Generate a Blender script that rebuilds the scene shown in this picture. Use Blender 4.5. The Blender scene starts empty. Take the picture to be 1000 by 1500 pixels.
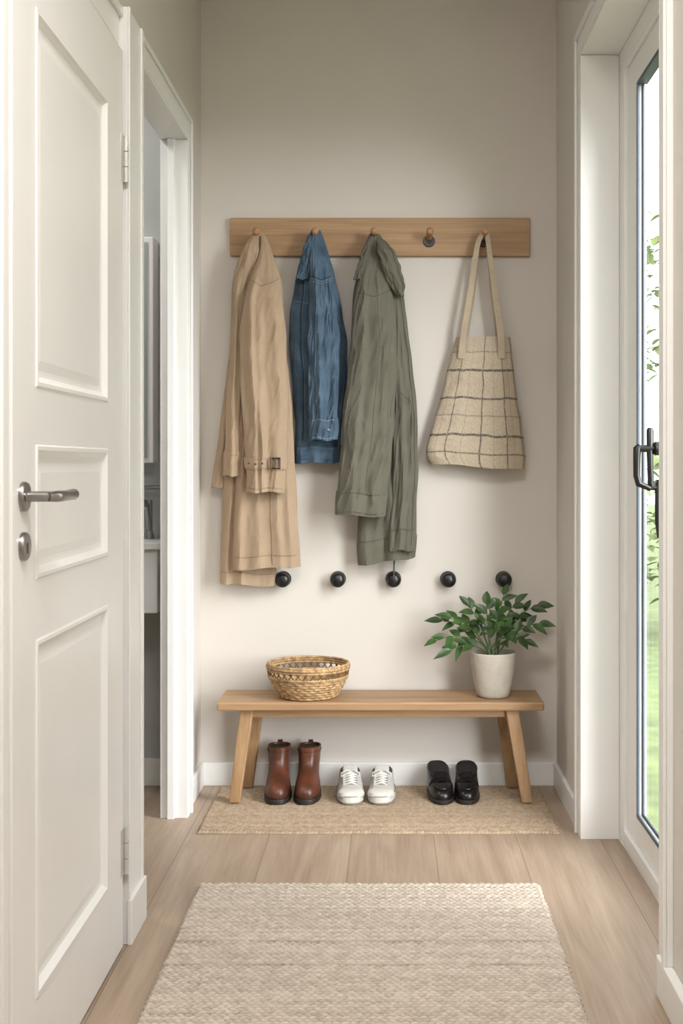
import bpy, bmesh, math, random
import numpy as np
from mathutils import Vector, Matrix, noise
random.seed(11)
D = bpy.data
COL = bpy.context.scene.collection
CAMH, F = 1.175, 1800.0          # survey: camera height, focal distance in photo pixels

def at(px, py, Y):
    """measured photo point on the vertical plane Y -> metres"""
    s = F / Y
    return Vector(((px - 570) / s, Y, CAMH - (py - 680) / s))

def lin(c):
    return tuple(((v/255)/12.92 if v/255 <= .04045 else ((v/255+.055)/1.055)**2.4) for v in c) + (1,)

# ------------------------------------------------------------ materials
def base(name):
    m = D.materials.new(name); m.use_nodes = True
    nt = m.node_tree; b = nt.nodes['Principled BSDF']
    return m, nt, b
def N(nt, t, **k):
    n = nt.nodes.new(t)
    for a, v in k.items(): setattr(n, a, v)
    return n
def coords(nt, scale=(1,1,1), rot=(0,0,0), out='Object'):
    tc = N(nt, 'ShaderNodeTexCoord'); mp = N(nt, 'ShaderNodeMapping')
    mp.inputs['Scale'].default_value = scale; mp.inputs['Rotation'].default_value = rot
    nt.links.new(tc.outputs[out], mp.inputs['Vector']); return mp.outputs['Vector']
def ramp(nt, fac, stops):
    r = N(nt, 'ShaderNodeValToRGB'); e = r.color_ramp.elements
    while len(e) < len(stops): e.new(.5)
    for i, (p, c) in enumerate(stops): e[i].position = p; e[i].color = c
    nt.links.new(fac, r.inputs['Fac']); return r.outputs['Color']
def bump(nt, b, h, strength=.3, dist=.002):
    n = N(nt, 'ShaderNodeBump'); n.inputs['Strength'].default_value = strength; n.inputs['Distance'].default_value = dist
    nt.links.new(h, n.inputs['Height']); nt.links.new(n.outputs['Normal'], b.inputs['Normal'])
def simple(name, c, rough=.5, metal=0, var=.06, nscale=8, bs=0, bscale=200, spec=.5, stretch=(1,1,1)):
    m, nt, b = base(name)
    b.inputs['Roughness'].default_value = rough; b.inputs['Metallic'].default_value = metal
    b.inputs['Specular IOR Level'].default_value = spec
    v = coords(nt, stretch)
    n = N(nt, 'ShaderNodeTexNoise'); n.inputs['Scale'].default_value = nscale; n.inputs['Detail'].default_value = 4
    nt.links.new(v, n.inputs['Vector'])
    c1 = lin([x*(1-var) for x in c]); c2 = lin([min(255, x*(1+var)) for x in c])
    nt.links.new(ramp(nt, n.outputs['Fac'], [(.3, c1), (.7, c2)]), b.inputs['Base Color'])
    if bs:
        n2 = N(nt, 'ShaderNodeTexNoise'); n2.inputs['Scale'].default_value = bscale; n2.inputs['Detail'].default_value = 3
        nt.links.new(v, n2.inputs['Vector']); bump(nt, b, n2.outputs['Fac'], bs, .001)
    return m
def wood(name, ca, cb, axis=0, rough=.5, sc=1.0):
    m, nt, b = base(name); b.inputs['Roughness'].default_value = rough
    s = [14*sc]*3; s[axis] = 1.1*sc
    v = coords(nt, s)
    n = N(nt, 'ShaderNodeTexNoise'); n.inputs['Scale'].default_value = 1.6; n.inputs['Detail'].default_value = 5; n.inputs['Distortion'].default_value = .9
    nt.links.new(v, n.inputs['Vector'])
    s2 = [160*sc]*3; s2[axis] = 3*sc
    v2 = coords(nt, s2); n2 = N(nt, 'ShaderNodeTexNoise'); n2.inputs['Scale'].default_value = 1.5; n2.inputs['Detail'].default_value = 3
    nt.links.new(v2, n2.inputs['Vector'])
    mx = N(nt, 'ShaderNodeMath', operation='MULTIPLY_ADD'); mx.inputs[1].default_value = .35
    nt.links.new(n2.outputs['Fac'], mx.inputs[0])
    h = N(nt, 'ShaderNodeMath', operation='MULTIPLY'); h.inputs[1].default_value = .7
    nt.links.new(n.outputs['Fac'], h.inputs[0]); nt.links.new(h.outputs[0], mx.inputs[2])
    nt.links.new(ramp(nt, mx.outputs[0], [(.33, lin(ca)), (.68, lin(cb))]), b.inputs['Base Color'])
    bump(nt, b, n2.outputs['Fac'], .12, .0006)
    return m
def fabric(name, c, c2=None, rough=.9, wscale=420, var=.09, bs=.5):
    m, nt, b = base(name); b.inputs['Roughness'].default_value = rough
    b.inputs['Specular IOR Level'].default_value = .2
    b.inputs['Sheen Weight'].default_value = .04
    v = coords(nt)
    n = N(nt, 'ShaderNodeTexNoise'); n.inputs['Scale'].default_value = 14; n.inputs['Detail'].default_value = 6
    nt.links.new(v, n.inputs['Vector'])
    n2 = N(nt, 'ShaderNodeTexNoise'); n2.inputs['Scale'].default_value = wscale; n2.inputs['Detail'].default_value = 2
    nt.links.new(v, n2.inputs['Vector'])
    c2 = c2 or [min(255, x*(1+var)) for x in c]
    ad = N(nt, 'ShaderNodeMath', operation='ADD'); nt.links.new(n.outputs['Fac'], ad.inputs[0]); nt.links.new(n2.outputs['Fac'], ad.inputs[1])
    hf = N(nt, 'ShaderNodeMath', operation='MULTIPLY'); hf.inputs[1].default_value = .5; nt.links.new(ad.outputs[0], hf.inputs[0])
    nt.links.new(ramp(nt, hf.outputs[0], [(.36, lin([x*(1-var) for x in c])), (.64, lin(c2))]), b.inputs['Base Color'])
    bump(nt, b, n2.outputs['Fac'], bs, .0008)
    return m

M_wall = simple('wall_paint', (216,210,202), .85, var=.01, nscale=2.5, bs=.12, bscale=260, spec=.2)
M_white = simple('white_trim_paint', (236,235,232), .35, var=.008, nscale=3, bs=.03, bscale=60)
M_door = simple('white_door_paint', (236,235,232), .32, var=.01, nscale=3, bs=.04, bscale=60)
M_ceil = simple('ceiling_paint', (238,236,233), .9, var=.01)
M_oak = wood('oak_bench', (148,114,80), (184,151,114), 0, .5)
M_oakleg = wood('oak_leg', (144,110,76), (180,146,108), 2, .5)
M_rail = wood('oak_rail', (152,116,80), (184,150,110), 0, .5)
M_peg = simple('peg_wood', (170,128,90), .5, var=.12, nscale=40)
M_black = simple('black_metal', (22,21,21), .35, var=.1, bs=.05)
M_chrome = simple('brushed_steel', (165,163,160), .28, 1.0, var=.05)
M_trench = fabric('trench_gabardine', (168,146,122), var=.035, bs=.25)
M_trench_d = fabric('trench_seam', (138,116,92), var=.05)
M_denim = fabric('denim', (64,85,104), (92,113,132), wscale=600, var=.12)
M_denim_s = fabric('denim_stitch', (42,57,73), var=.1)
M_denim_t = fabric('denim_thread', (122,136,147), var=.1)
M_olive = fabric('olive_cotton', (103,100,88), var=.05, bs=.3)
M_olive_d = fabric('olive_seam', (80,78,67), var=.06)
M_strap = fabric('bag_strap_cotton', (176,160,139), var=.06)
M_brown = simple('boot_leather', (84,47,31), .38, var=.22, nscale=14, bs=.12, bscale=120)
M_sole = simple('dark_rubber', (36,27,22), .6, var=.1)
M_canvas = fabric('sneaker_canvas', (190,186,179), var=.04, bs=.2)
M_lace = fabric('white_laces', (222,220,215), var=.03, bs=.2)
M_rub = simple('off_white_rubber', (205,201,193), .5, var=.03)
M_in = simple('shoe_lining', (80,74,67), .9)
M_blk = simple('black_leather', (20,19,20), .3, var=.2, nscale=20, bs=.08)
M_blkin = simple('loafer_lining', (34,31,29), .85)
M_wick = simple('wicker', (168,138,100), .75, var=.25, nscale=70, bs=.4, bscale=300)
M_wick_d = simple('wicker_strands', (112,84,54), .8, var=.2, nscale=60)
M_pot = simple('stoneware', (184,176,163), .75, var=.05, nscale=26, bs=.4, bscale=90)
M_soil = simple('soil', (52,40,32), .95, var=.3, nscale=60, bs=.8, bscale=80)
M_leaf = simple('leaf_green', (50,74,34), .4, var=.32, nscale=22)
M_stem = simple('stem_green', (74,94,50), .5)
M_tile = simple('bathroom_paint', (184,185,182), .7, var=.02)
M_out = simple('garden_leaves', (98,112,60), .6, var=.25, nscale=3)
M_lawn = simple('lawn', (104,116,72), .9, var=.15)
M_gasket = simple('grey_gasket', (70,80,90), .5)

def mk_glass():
    m = D.materials.new('clear_glass'); m.use_nodes = True; nt = m.node_tree; nt.nodes.clear()
    o = N(nt,'ShaderNodeOutputMaterial'); mix = N(nt,'ShaderNodeMixShader'); t = N(nt,'ShaderNodeBsdfTransparent'); g = N(nt,'ShaderNodeBsdfGlossy')
    t.inputs['Color'].default_value = (.97,.98,.98,1); g.inputs['Roughness'].default_value = .02
    mix.inputs[0].default_value = .06
    nt.links.new(t.outputs[0], mix.inputs[1]); nt.links.new(g.outputs[0], mix.inputs[2]); nt.links.new(mix.outputs[0], o.inputs[0])
    return m
M_glass = mk_glass()

def mk_floor():
    m, nt, b = base('oak_plank_floor'); b.inputs['Roughness'].default_value = .5
    v = coords(nt, (1,1,1), (0,0,math.radians(90)))
    br = N(nt,'ShaderNodeTexBrick'); br.offset = .43
    br.inputs['Color1'].default_value = (0,0,0,1); br.inputs['Color2'].default_value = (1,1,1,1); br.inputs['Mortar'].default_value = (.5,.5,.5,1)
    br.inputs['Scale'].default_value = 1; br.inputs['Mortar Size'].default_value = .0011; br.inputs['Mortar Smooth'].default_value = .2
    br.inputs['Brick Width'].default_value = 9.0; br.inputs['Row Height'].default_value = .26
    add = N(nt,'ShaderNodeVectorMath', operation='ADD'); add.inputs[1].default_value = (1.2,.12,0)
    nt.links.new(v, add.inputs[0]); nt.links.new(add.outputs[0], br.inputs['Vector'])
    tc = N(nt,'ShaderNodeTexCoord'); sh = N(nt,'ShaderNodeVectorMath', operation='MULTIPLY_ADD')
    nt.links.new(br.outputs['Color'], sh.inputs[0]); sh.inputs[1].default_value = (3,7,5); nt.links.new(tc.outputs['Object'], sh.inputs[2])
    mp = N(nt,'ShaderNodeMapping'); mp.inputs['Scale'].default_value = (9,1.0,1); nt.links.new(sh.outputs[0], mp.inputs['Vector'])
    n = N(nt,'ShaderNodeTexNoise'); n.inputs['Scale'].default_value = 1.5; n.inputs['Detail'].default_value = 6; n.inputs['Distortion'].default_value = 1.2
    nt.links.new(mp.outputs[0], n.inputs['Vector'])
    mp2 = N(nt,'ShaderNodeMapping'); mp2.inputs['Scale'].default_value = (140,4,1); nt.links.new(sh.outputs[0], mp2.inputs['Vector'])
    n2 = N(nt,'ShaderNodeTexNoise'); n2.inputs['Scale'].default_value = 1; n2.inputs['Detail'].default_value = 3
    nt.links.new(mp2.outputs[0], n2.inputs['Vector'])
    s1 = N(nt,'ShaderNodeMath', operation='MULTIPLY_ADD'); s1.inputs[1].default_value = .3; nt.links.new(n2.outputs['Fac'], s1.inputs[0])
    s0 = N(nt,'ShaderNodeMath', operation='MULTIPLY'); s0.inputs[1].default_value = .6; nt.links.new(n.outputs['Fac'], s0.inputs[0]); nt.links.new(s0.outputs[0], s1.inputs[2])
    s2 = N(nt,'ShaderNodeMath', operation='MULTIPLY_ADD'); s2.inputs[1].default_value = .10; nt.links.new(br.outputs['Color'], s2.inputs[0]); nt.links.new(s1.outputs[0], s2.inputs[2])
    col = ramp(nt, s2.outputs[0], [(.3, lin((143,122,103))), (.72, lin((181,161,141)))])
    mix = N(nt,'ShaderNodeMixRGB'); mix.inputs['Color2'].default_value = lin((116,97,79))
    nt.links.new(br.outputs['Fac'], mix.inputs['Fac']); nt.links.new(col, mix.inputs['Color1']); nt.links.new(mix.outputs[0], b.inputs['Base Color'])
    bump(nt, b, n2.outputs['Fac'], .08, .0005)
    return m
M_floor = mk_floor()

def mk_rug(name, lo, hi):
    m, nt, b = base(name); b.inputs['Roughness'].default_value = .95; b.inputs['Specular IOR Level'].default_value = .1
    a = N(nt,'ShaderNodeAttribute'); a.attribute_name = 'pile'
    v = coords(nt); n = N(nt,'ShaderNodeTexNoise'); n.inputs['Scale'].default_value = 90; n.inputs['Detail'].default_value = 4; nt.links.new(v, n.inputs['Vector'])
    n3 = N(nt,'ShaderNodeTexNoise'); n3.inputs['Scale'].default_value = 700; n3.inputs['Detail'].default_value = 2; nt.links.new(v, n3.inputs['Vector'])
    x = N(nt,'ShaderNodeMath', operation='MULTIPLY_ADD'); x.inputs[1].default_value = .5
    nt.links.new(n.outputs['Fac'], x.inputs[0]); y = N(nt,'ShaderNodeMath', operation='MULTIPLY'); y.inputs[1].default_value = .65
    nt.links.new(a.outputs['Fac'], y.inputs[0]); nt.links.new(y.outputs[0], x.inputs[2])
    nt.links.new(ramp(nt, x.outputs[0], [(.2, lin(lo)), (.8, lin(hi))]), b.inputs['Base Color'])
    bump(nt, b, n3.outputs['Fac'], .5, .001)
    return m
M_rugA = mk_rug('woven_wool_rug', (134,117,99), (210,198,184))
M_rugB = mk_rug('jute_rug', (112,93,74), (184,164,140))

def mk_bag():
    m, nt, b = base('checked_linen'); b.inputs['Roughness'].default_value = .95; b.inputs['Specular IOR Level'].default_value = .15
    tc = N(nt,'ShaderNodeTexCoord'); sp = N(nt,'ShaderNodeSeparateXYZ')
    nz = N(nt,'ShaderNodeTexNoise'); nz.inputs['Scale'].default_value = 5; nt.links.new(tc.outputs['UV'], nz.inputs['Vector'])
    wb = N(nt,'ShaderNodeVectorMath', operation='MULTIPLY_ADD'); wb.inputs[1].default_value = (.03,.03,0)
    nt.links.new(nz.outputs['Color'], wb.inputs[0]); nt.links.new(tc.outputs['UV'], wb.inputs[2]); nt.links.new(wb.outputs[0], sp.inputs[0])
    def lines(out, ps):
        acc = None
        for p, w, a in ps:
            c = N(nt,'ShaderNodeMath', operation='COMPARE'); c.inputs[1].default_value = p+.015; c.inputs[2].default_value = w
            nt.links.new(sp.outputs[out], c.inputs[0])
            s = N(nt,'ShaderNodeMath', operation='MULTIPLY'); s.inputs[1].default_value = a; nt.links.new(c.outputs[0], s.inputs[0])
            if acc:
                mx = N(nt,'ShaderNodeMath', operation='MAXIMUM'); nt.links.new(acc, mx.inputs[0]); nt.links.new(s.outputs[0], mx.inputs[1]); acc = mx.outputs[0]
            else: acc = s.outputs[0]
        return acc
    V = lines('X', [(.20,.007,.8),(.52,.007,.8),(.79,.007,.8),(.97,.007,.7),(.09,.004,.4),(.36,.004,.3),(.65,.004,.3),(.87,.004,.25)])
    H = lines('Y', [(.26,.009,.9),(.475,.008,.85),(.76,.009,.9),(.12,.005,.45),(.61,.005,.45),(.9,.006,.7)])
    mx = N(nt,'ShaderNodeMath', operation='MAXIMUM'); nt.links.new(V, mx.inputs[0]); nt.links.new(H, mx.inputs[1])
    v = coords(nt, (1,1,1)); n = N(nt,'ShaderNodeTexNoise'); n.inputs['Scale'].default_value = 300; n.inputs['Detail'].default_value = 2; nt.links.new(v, n.inputs['Vector'])
    th = ramp(nt, n.outputs['Fac'], [(.38,(.35,.35,.35,1)),(.52,(1,1,1,1))])
    ml = N(nt,'ShaderNodeMath', operation='MULTIPLY'); nt.links.new(mx.outputs[0], ml.inputs[0]); nt.links.new(th, ml.inputs[1])
    n2 = N(nt,'ShaderNodeTexNoise'); n2.inputs['Scale'].default_value = 380; n2.inputs['Detail'].default_value = 3; nt.links.new(coords(nt,(1,1,.35)), n2.inputs['Vector'])
    col = ramp(nt, n2.outputs['Fac'], [(.25, lin((168,152,131))), (.75, lin((196,182,162)))])
    mix = N(nt,'ShaderNodeMixRGB'); mix.inputs['Color2'].default_value = lin((56,54,60))
    nt.links.new(ml.outputs[0], mix.inputs['Fac']); nt.links.new(col, mix.inputs['Color1']); nt.links.new(mix.outputs[0], b.inputs['Base Color'])
    bump(nt, b, n.outputs['Fac'], .35, .001)
    return m
M_bag = mk_bag()

# ------------------------------------------------------------ mesh building
def group(name, loc=(0,0,0)):
    e = D.objects.new(name, None); e.empty_display_size = .05; e.location = loc; COL.objects.link(e); return e
class MB:
    def __init__(s): s.v=[]; s.f=[]; s.m=[]; s.uv={}
    def add(s, vs, fs, mi=0, uvs=None):
        o = len(s.v); s.v += [tuple(v) for v in vs]
        for f in fs: s.f.append(tuple(i+o for i in f)); s.m.append(mi)
        if uvs:
            for i, u in enumerate(uvs): s.uv[o+i] = u
    def box(s, x0,x1,y0,y1,z0,z1, mi=0):
        s.add([(x0,y0,z0),(x1,y0,z0),(x1,y1,z0),(x0,y1,z0),(x0,y0,z1),(x1,y0,z1),(x1,y1,z1),(x0,y1,z1)],
              [(0,3,2,1),(4,5,6,7),(0,1,5,4),(1,2,6,5),(2,3,7,6),(3,0,4,7)], mi)
    def loft(s, rings, mi=0, cap=(True,True), closed=True, uv=None):
        n = len(rings[0]); vs = [p for r in rings for p in r]; fs = []
        for i in range(len(rings)-1):
            for j in range(n if closed else n-1):
                k = (j+1) % n
                fs.append((i*n+j, i*n+k, (i+1)*n+k, (i+1)*n+j))
        if cap[0]: fs.append(tuple(range(n))[::-1])
        if cap[1]: fs.append(tuple((len(rings)-1)*n+j for j in range(n)))
        s.add(vs, fs, mi, uv)
    def tube(s, pts, rad, n=10, mi=0, closed=False, flat=1.0):
        pts = [Vector(p) for p in pts]; m = len(pts)
        if not hasattr(rad, '__len__'): rad = [rad]*m
        def tan(i):
            if closed: return (pts[(i+1)%m]-pts[i-1]).normalized()
            return (pts[min(i+1,m-1)]-pts[max(i-1,0)]).normalized()
        t = tan(0); up = Vector((0,0,1)) if abs(t.z) < .9 else Vector((0,1,0))
        nrm = t.cross(up).normalized(); rings = []
        for i in range(m):
            t = tan(i); nrm = (nrm - t*nrm.dot(t)).normalized(); b = t.cross(nrm)
            rings.append([pts[i] + (nrm*math.cos(a)*flat + b*math.sin(a))*rad[i] for a in [2*math.pi*j/n for j in range(n)]])
        if closed: rings.append(rings[0])
        s.loft(rings, mi, (not closed, not closed))
    def lathe(s, o, axis, prof, n=32, mi=0):
        o = Vector(o); ax = Vector(axis).normalized()
        u = ax.cross(Vector((1,0,0)) if abs(ax.x) < .9 else Vector((0,0,1))).normalized(); w = ax.cross(u)
        rings = [[o + ax*h + (u*math.cos(a)+w*math.sin(a))*r for a in [2*math.pi*j/n for j in range(n)]] for r, h in prof]
        s.loft(rings, mi)
    def build(s, name, mats, parent=None, smooth=True, angle=40, bevel=0):
        me = D.meshes.new(name); me.from_pydata(s.v, [], s.f)
        if not isinstance(mats, (list,tuple)): mats = [mats]
        for m in mats: me.materials.append(m)
        me.polygons.foreach_set('material_index', s.m)
        if s.uv:
            ul = me.uv_layers.new(name='UVMap')
            idx = np.zeros(len(me.loops), dtype=np.int32); me.loops.foreach_get('vertex_index', idx)
            arr = np.zeros((len(me.loops), 2), dtype=np.float32)
            for k, i in enumerate(idx): arr[k] = s.uv.get(int(i), (0,0))
            ul.data.foreach_set('uv', arr.ravel())
        me.validate(); me.update()
        bm = bmesh.new(); bm.from_mesh(me); bmesh.ops.recalc_face_normals(bm, faces=bm.faces); bm.to_mesh(me); bm.free()
        if smooth:
            me.shade_smooth(); me.set_sharp_from_angle(angle=math.radians(angle))
        o = D.objects.new(name, me); COL.objects.link(o)
        if parent:
            o.parent = parent; o.matrix_parent_inverse = Matrix.Translation(-Vector(parent.location))
        if bevel:
            b = o.modifiers.new('bevel','BEVEL'); b.width = bevel; b.segments = 2; b.limit_method='ANGLE'; b.angle_limit=math.radians(40)
        return o
def boxes(name, lst, mat, parent=None, bevel=0):
    mb = MB()
    for b in lst: mb.box(*b)
    return mb.build(name, mat, parent, smooth=False, bevel=bevel)

# ------------------------------------------------------------ ROOM SHELL
XL, XR, YB, ZC, XO = -.69, .6125, 4.5, 2.95, -.757
XW = .766                        # outer face of the right wall
boxes('floor', [(-2.3,.72,-1.5,4.5,-.1,0)], M_floor)
boxes('ceiling', [(-2.3,XW,-1.62,4.62,ZC,ZC+.1)], M_ceil)
boxes('wall_back', [(XO,XW,YB,4.62,0,ZC)], M_wall)
boxes('wall_front', [(XO,XW,-1.62,-1.5,0,ZC)], M_wall)
boxes('wall_left', [(XO,XL,4.09,YB,0,ZC),(XO,XL,3.18,4.09,2.266,ZC),(XO,XL,2.985,3.18,0,ZC),
                    (XO,XL,2.12,2.985,2.19,ZC),(XO,-.715,2.12,2.985,0,2.19),(XO,XL,-1.5,2.12,0,ZC)], M_wall)  # solid slab behind the door leaf is added to stop light leaks
boxes('wall_right', [(XR,XW,3.86,YB,0,ZC),(XR,XW,2.72,3.86,2.47,ZC),(XR,XW,-1.5,2.72,0,ZC)], M_wall)
boxes('wall_bathroom', [(-2.3,XO,YB,4.62,0,ZC),(-2.42,-2.3,2.9,4.62,0,ZC),(-2.3,XO,2.88,2.97,0,ZC)], M_tile)
def baseboard(name, lst): boxes(name, lst, M_white, bevel=.003)
baseboard('baseboard_back', [(XL,XR,4.486,4.5,0,.085)])
baseboard('baseboard_left', [(XL,XL+.014,4.158,4.486,0,.085)])
baseboard('baseboard_left_near', [(XL,XL+.014,-1.5,1.9,0,.085)])
baseboard('baseboard_right', [(XR-.014,XR,3.935,4.486,0,.085)])
baseboard('baseboard_right_near', [(XR-.022,XR,-1.5,2.722,0,.09)])
baseboard('baseboard_bathroom', [(-2.3,XO,4.486,4.5,0,.1)])
boxes('trim_1', [(XL,-.668,4.09,4.155,0,2.335),(XL,-.668,3.181,4.0895,2.266,2.335),
                 (-.6675,-.662,4.137,4.156,0,2.336),(-.6675,-.662,3.181,4.136,2.32,2.336),
                 (-.76,-.6685,4.078,4.0895,0,2.253),(-.76,-.6685,3.181,4.0895,2.254,2.2655),
                 (-.735,-.712,4.064,4.0775,0,2.2535)], M_white, bevel=.0015)
boxes('trim_2', [(XL,-.64,3.005,3.18,0,2.295),(-.64,-.634,3.155,3.18,.11,2.295),(-.64,-.634,3.005,3.02,.11,2.295),
                 (-.64,-.628,3.0,3.185,0,.11),
                 (XL,-.66,2.12,3.004,2.2,2.29),(-.66,-.65,2.12,3.004,2.27,2.29)], M_white, bevel=.002)
boxes('trim_3', [(XL,-.655,1.90,2.115,0,2.29),(-.655,-.64,2.085,2.112,0,2.29),(-.655,-.645,2.055,2.07,0,2.29),
                 (-.655,-.632,2.01,2.045,0,2.29),(-.655,-.648,1.94,1.99,0,2.29)], M_white, bevel=.004)
boxes('trim_4', [(.598,XR,3.8605,3.93,0,2.54),(.598,XR,2.7205,3.86,2.471,2.54),(.598,XR,2.65,2.72,.09,2.54),
                 (.590,.5975,3.912,3.931,0,2.541),(.590,.5975,2.669,3.9115,2.522,2.541),(.590,.5975,2.649,2.668,.09,2.541),
                 (.5985,.72,3.848,3.8595,0,2.457),(.5985,.72,2.7215,3.8595,2.458,2.4695),(.5985,.72,2.7215,2.732,0,2.457)], M_white, bevel=.0015)

# ------------------------------------------------------------ DOOR 1 (panelled)
d1 = group('door_1', (-.67,2.55,0))
y0,y1,xf,zt = 2.118,2.98,-.646,2.176
panels = [(1.316,2.012),(.964,1.211),(.197,.854)]; py0,py1 = 2.245,2.817
mb = MB()
mb.box(-.69,xf,y0,py0,.006,zt); mb.box(-.69,xf,py1,y1,.006,zt)
zs = [.006,.197,.854,.964,1.211,1.316,2.012,zt]
for a in (0,2,4,6): mb.box(-.69,xf,py0,py1,zs[a],zs[a+1])
for za,zb in panels:
    loops = []
    for ins, x in [(0,xf),(.003,xf+.003),(.010,xf+.003),(.015,xf-.002),(.022,xf-.008),(.028,xf-.009),(.034,xf-.009),(.052,xf-.006)]:
        loops.append([(x,py0+ins,za+ins),(x,py1-ins,za+ins),(x,py1-ins,zb-ins),(x,py0+ins,zb-ins)])
    mb.loft(loops, 0, (False, True))
mb.build('leaf', M_door, d1, smooth=False)
mb = MB()
hz = 1.118; hy = 2.165
mb.lathe((xf,hy,hz),(1,0,0),[(.0265,0),(.0265,.006),(.024,.009),(.012,.010),(.010,.012)],32)
mb.lathe((xf,hy,hz),(1,0,0),[(.0095,0),(.0095,.055)],16)
mb.tube([(xf+.048,hy-.008,hz),(xf+.056,hy+.002,hz),(xf+.058,hy+.02,hz),(xf+.058,hy+.07,hz),(xf+.058,hy+.125,hz+.001),(xf+.056,hy+.138,hz+.001)],[.008,.010,.0105,.0095,.0105,.007],14)
mb.build('lever_handle', M_chrome, d1)
mb = MB()
mb.lathe((xf,hy,1.03),(1,0,0),[(.0255,0),(.0255,.006),(.023,.009),(.010,.0095)],32)
mb.box(xf+.009,xf+.0115,hy-.003,hy+.003,1.018,1.036)
mb.build('keyhole_rosette', M_chrome, d1)
mb = MB()
for z in (1.86,.18):
    for k in range(3): mb.lathe((-.64,2.988,z+k*.038),(0,0,1),[(.0065,0),(.0065,.036)],12)
    mb.box(-.648,-.6445,2.955,2.985,z,z+.112)
mb.build('hinges', simple('satin_hinge',(205,203,198),.4,.3), d1)

# ------------------------------------------------------------ DOOR 2 (glazed, right)
d2 = group('door_2', (.76,3.3,0))
boxes('frame', [(.7205,.764,3.775,3.86,0,2.47),(.7205,.764,2.72,2.80,0,2.47),(.7205,.764,2.8,3.775,2.39,2.47),(.7205,.764,2.8,3.775,-.01,.05)], M_white, d2, .003)
boxes('leaf', [(.732,.757,3.62,3.772,.052,2.388),(.732,.757,2.803,2.93,.052,2.388),(.732,.757,2.93,3.62,2.30,2.388),(.732,.757,2.93,3.62,.052,.135),
               (.7345,.742,3.609,3.6195,.136,2.299),(.7345,.742,2.945,3.609,.1355,.142)], M_white, d2, .0015)
boxes('gasket', [(.728,.7335,3.605,3.6215,.135,2.30),(.7425,.748,3.599,3.6195,.135,2.30),(.745,.757,2.93,2.945,.135,2.30),(.728,.757,2.945,3.605,2.289,2.301),(.728,.7335,2.945,3.605,.134,.146),(.7425,.748,2.945,3.599,.1355,.150)], M_gasket, d2, .0008)
boxes('glass_pane', [(.749,.755,2.94,3.619,.136,2.299)], M_glass, d2)
mb = MB()
Yh = 3.14
mb.box(.722,.732,Yh-.018,Yh+.018,1.03,1.27)
mb.tube([(.728,Yh,1.215),(.64,Yh,1.215)],.0095,12)
mb.tube([(.64,Yh,1.222),(.633,Yh,1.215),(.632,Yh,1.19),(.632,Yh,1.145),(.637,Yh,1.125),(.655,Yh,1.118),(.668,Yh,1.112)],[.008,.0105,.0095,.009,.009,.008,.007],12)
mb.tube([(.666,Yh,1.268),(.666,Yh,1.262),(.666,Yh,1.19),(.668,Yh,1.125),(.672,Yh,1.112)],[.006,.0095,.0085,.008,.006],12)
mb.lathe((.69,Yh,1.215),(-1,0,0),[(.018,0),(.018,.012),(.012,.016)],20)
mb.tube([(.725,Yh,1.115),(.668,Yh,1.115)],.007,10)
mb.tube([(.690,Yh,1.135),(.687,Yh,1.12),(.687,Yh,1.03),(.692,Yh,.99),(.70,Yh,.985)],[.006,.0085,.009,.0085,.004],12)
mb.tube([(.73,Yh,1.05),(.690,Yh,1.05)],.007,10)
mb.build('black_handle', M_black, d2)

# ------------------------------------------------------------ bathroom contents
van = group('vanity_cabinet', (-1.2,4.4,.8))
boxes('cabinet', [(-1.7,-.80,4.24,4.485,.66,.88)], M_white, van, .004)
boxes('countertop', [(-1.72,-.785,4.22,4.485,.881,.905)], simple('counter',(225,224,220),.3), van, .003)
mb = MB(); mb.tube([(-.95,4.45,1.09),(-.80,4.45,1.09)],.008,10); mb.tube([(-.87,4.49,.906),(-.87,4.45,.93),(-.87,4.40,1.03),(-.87,4.36,1.04),(-.87,4.33,1.02)],.011,10)
mb.lathe((-.87,4.45,.906),(0,0,1),[(.02,0),(.02,.01),(.013,.03),(.012,.14)],16)
mb.build('tap', M_chrome, van)
mc = group('mirror_cabinet', (-1.2,4.45,1.5))
boxes('body', [(-1.7,-.845,4.4,4.499,1.18,1.99)], M_white, mc, .004)
boxes('mirror', [(-1.68,-.865,4.393,4.3995,1.2,1.97)], simple('mirror',(205,212,208),.08,.9,var=.01), mc)
boxes('bath_mat', [(-1.3,-.80,3.5,4.0,.0,.012)], M_rugB, bevel=.004)

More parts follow.
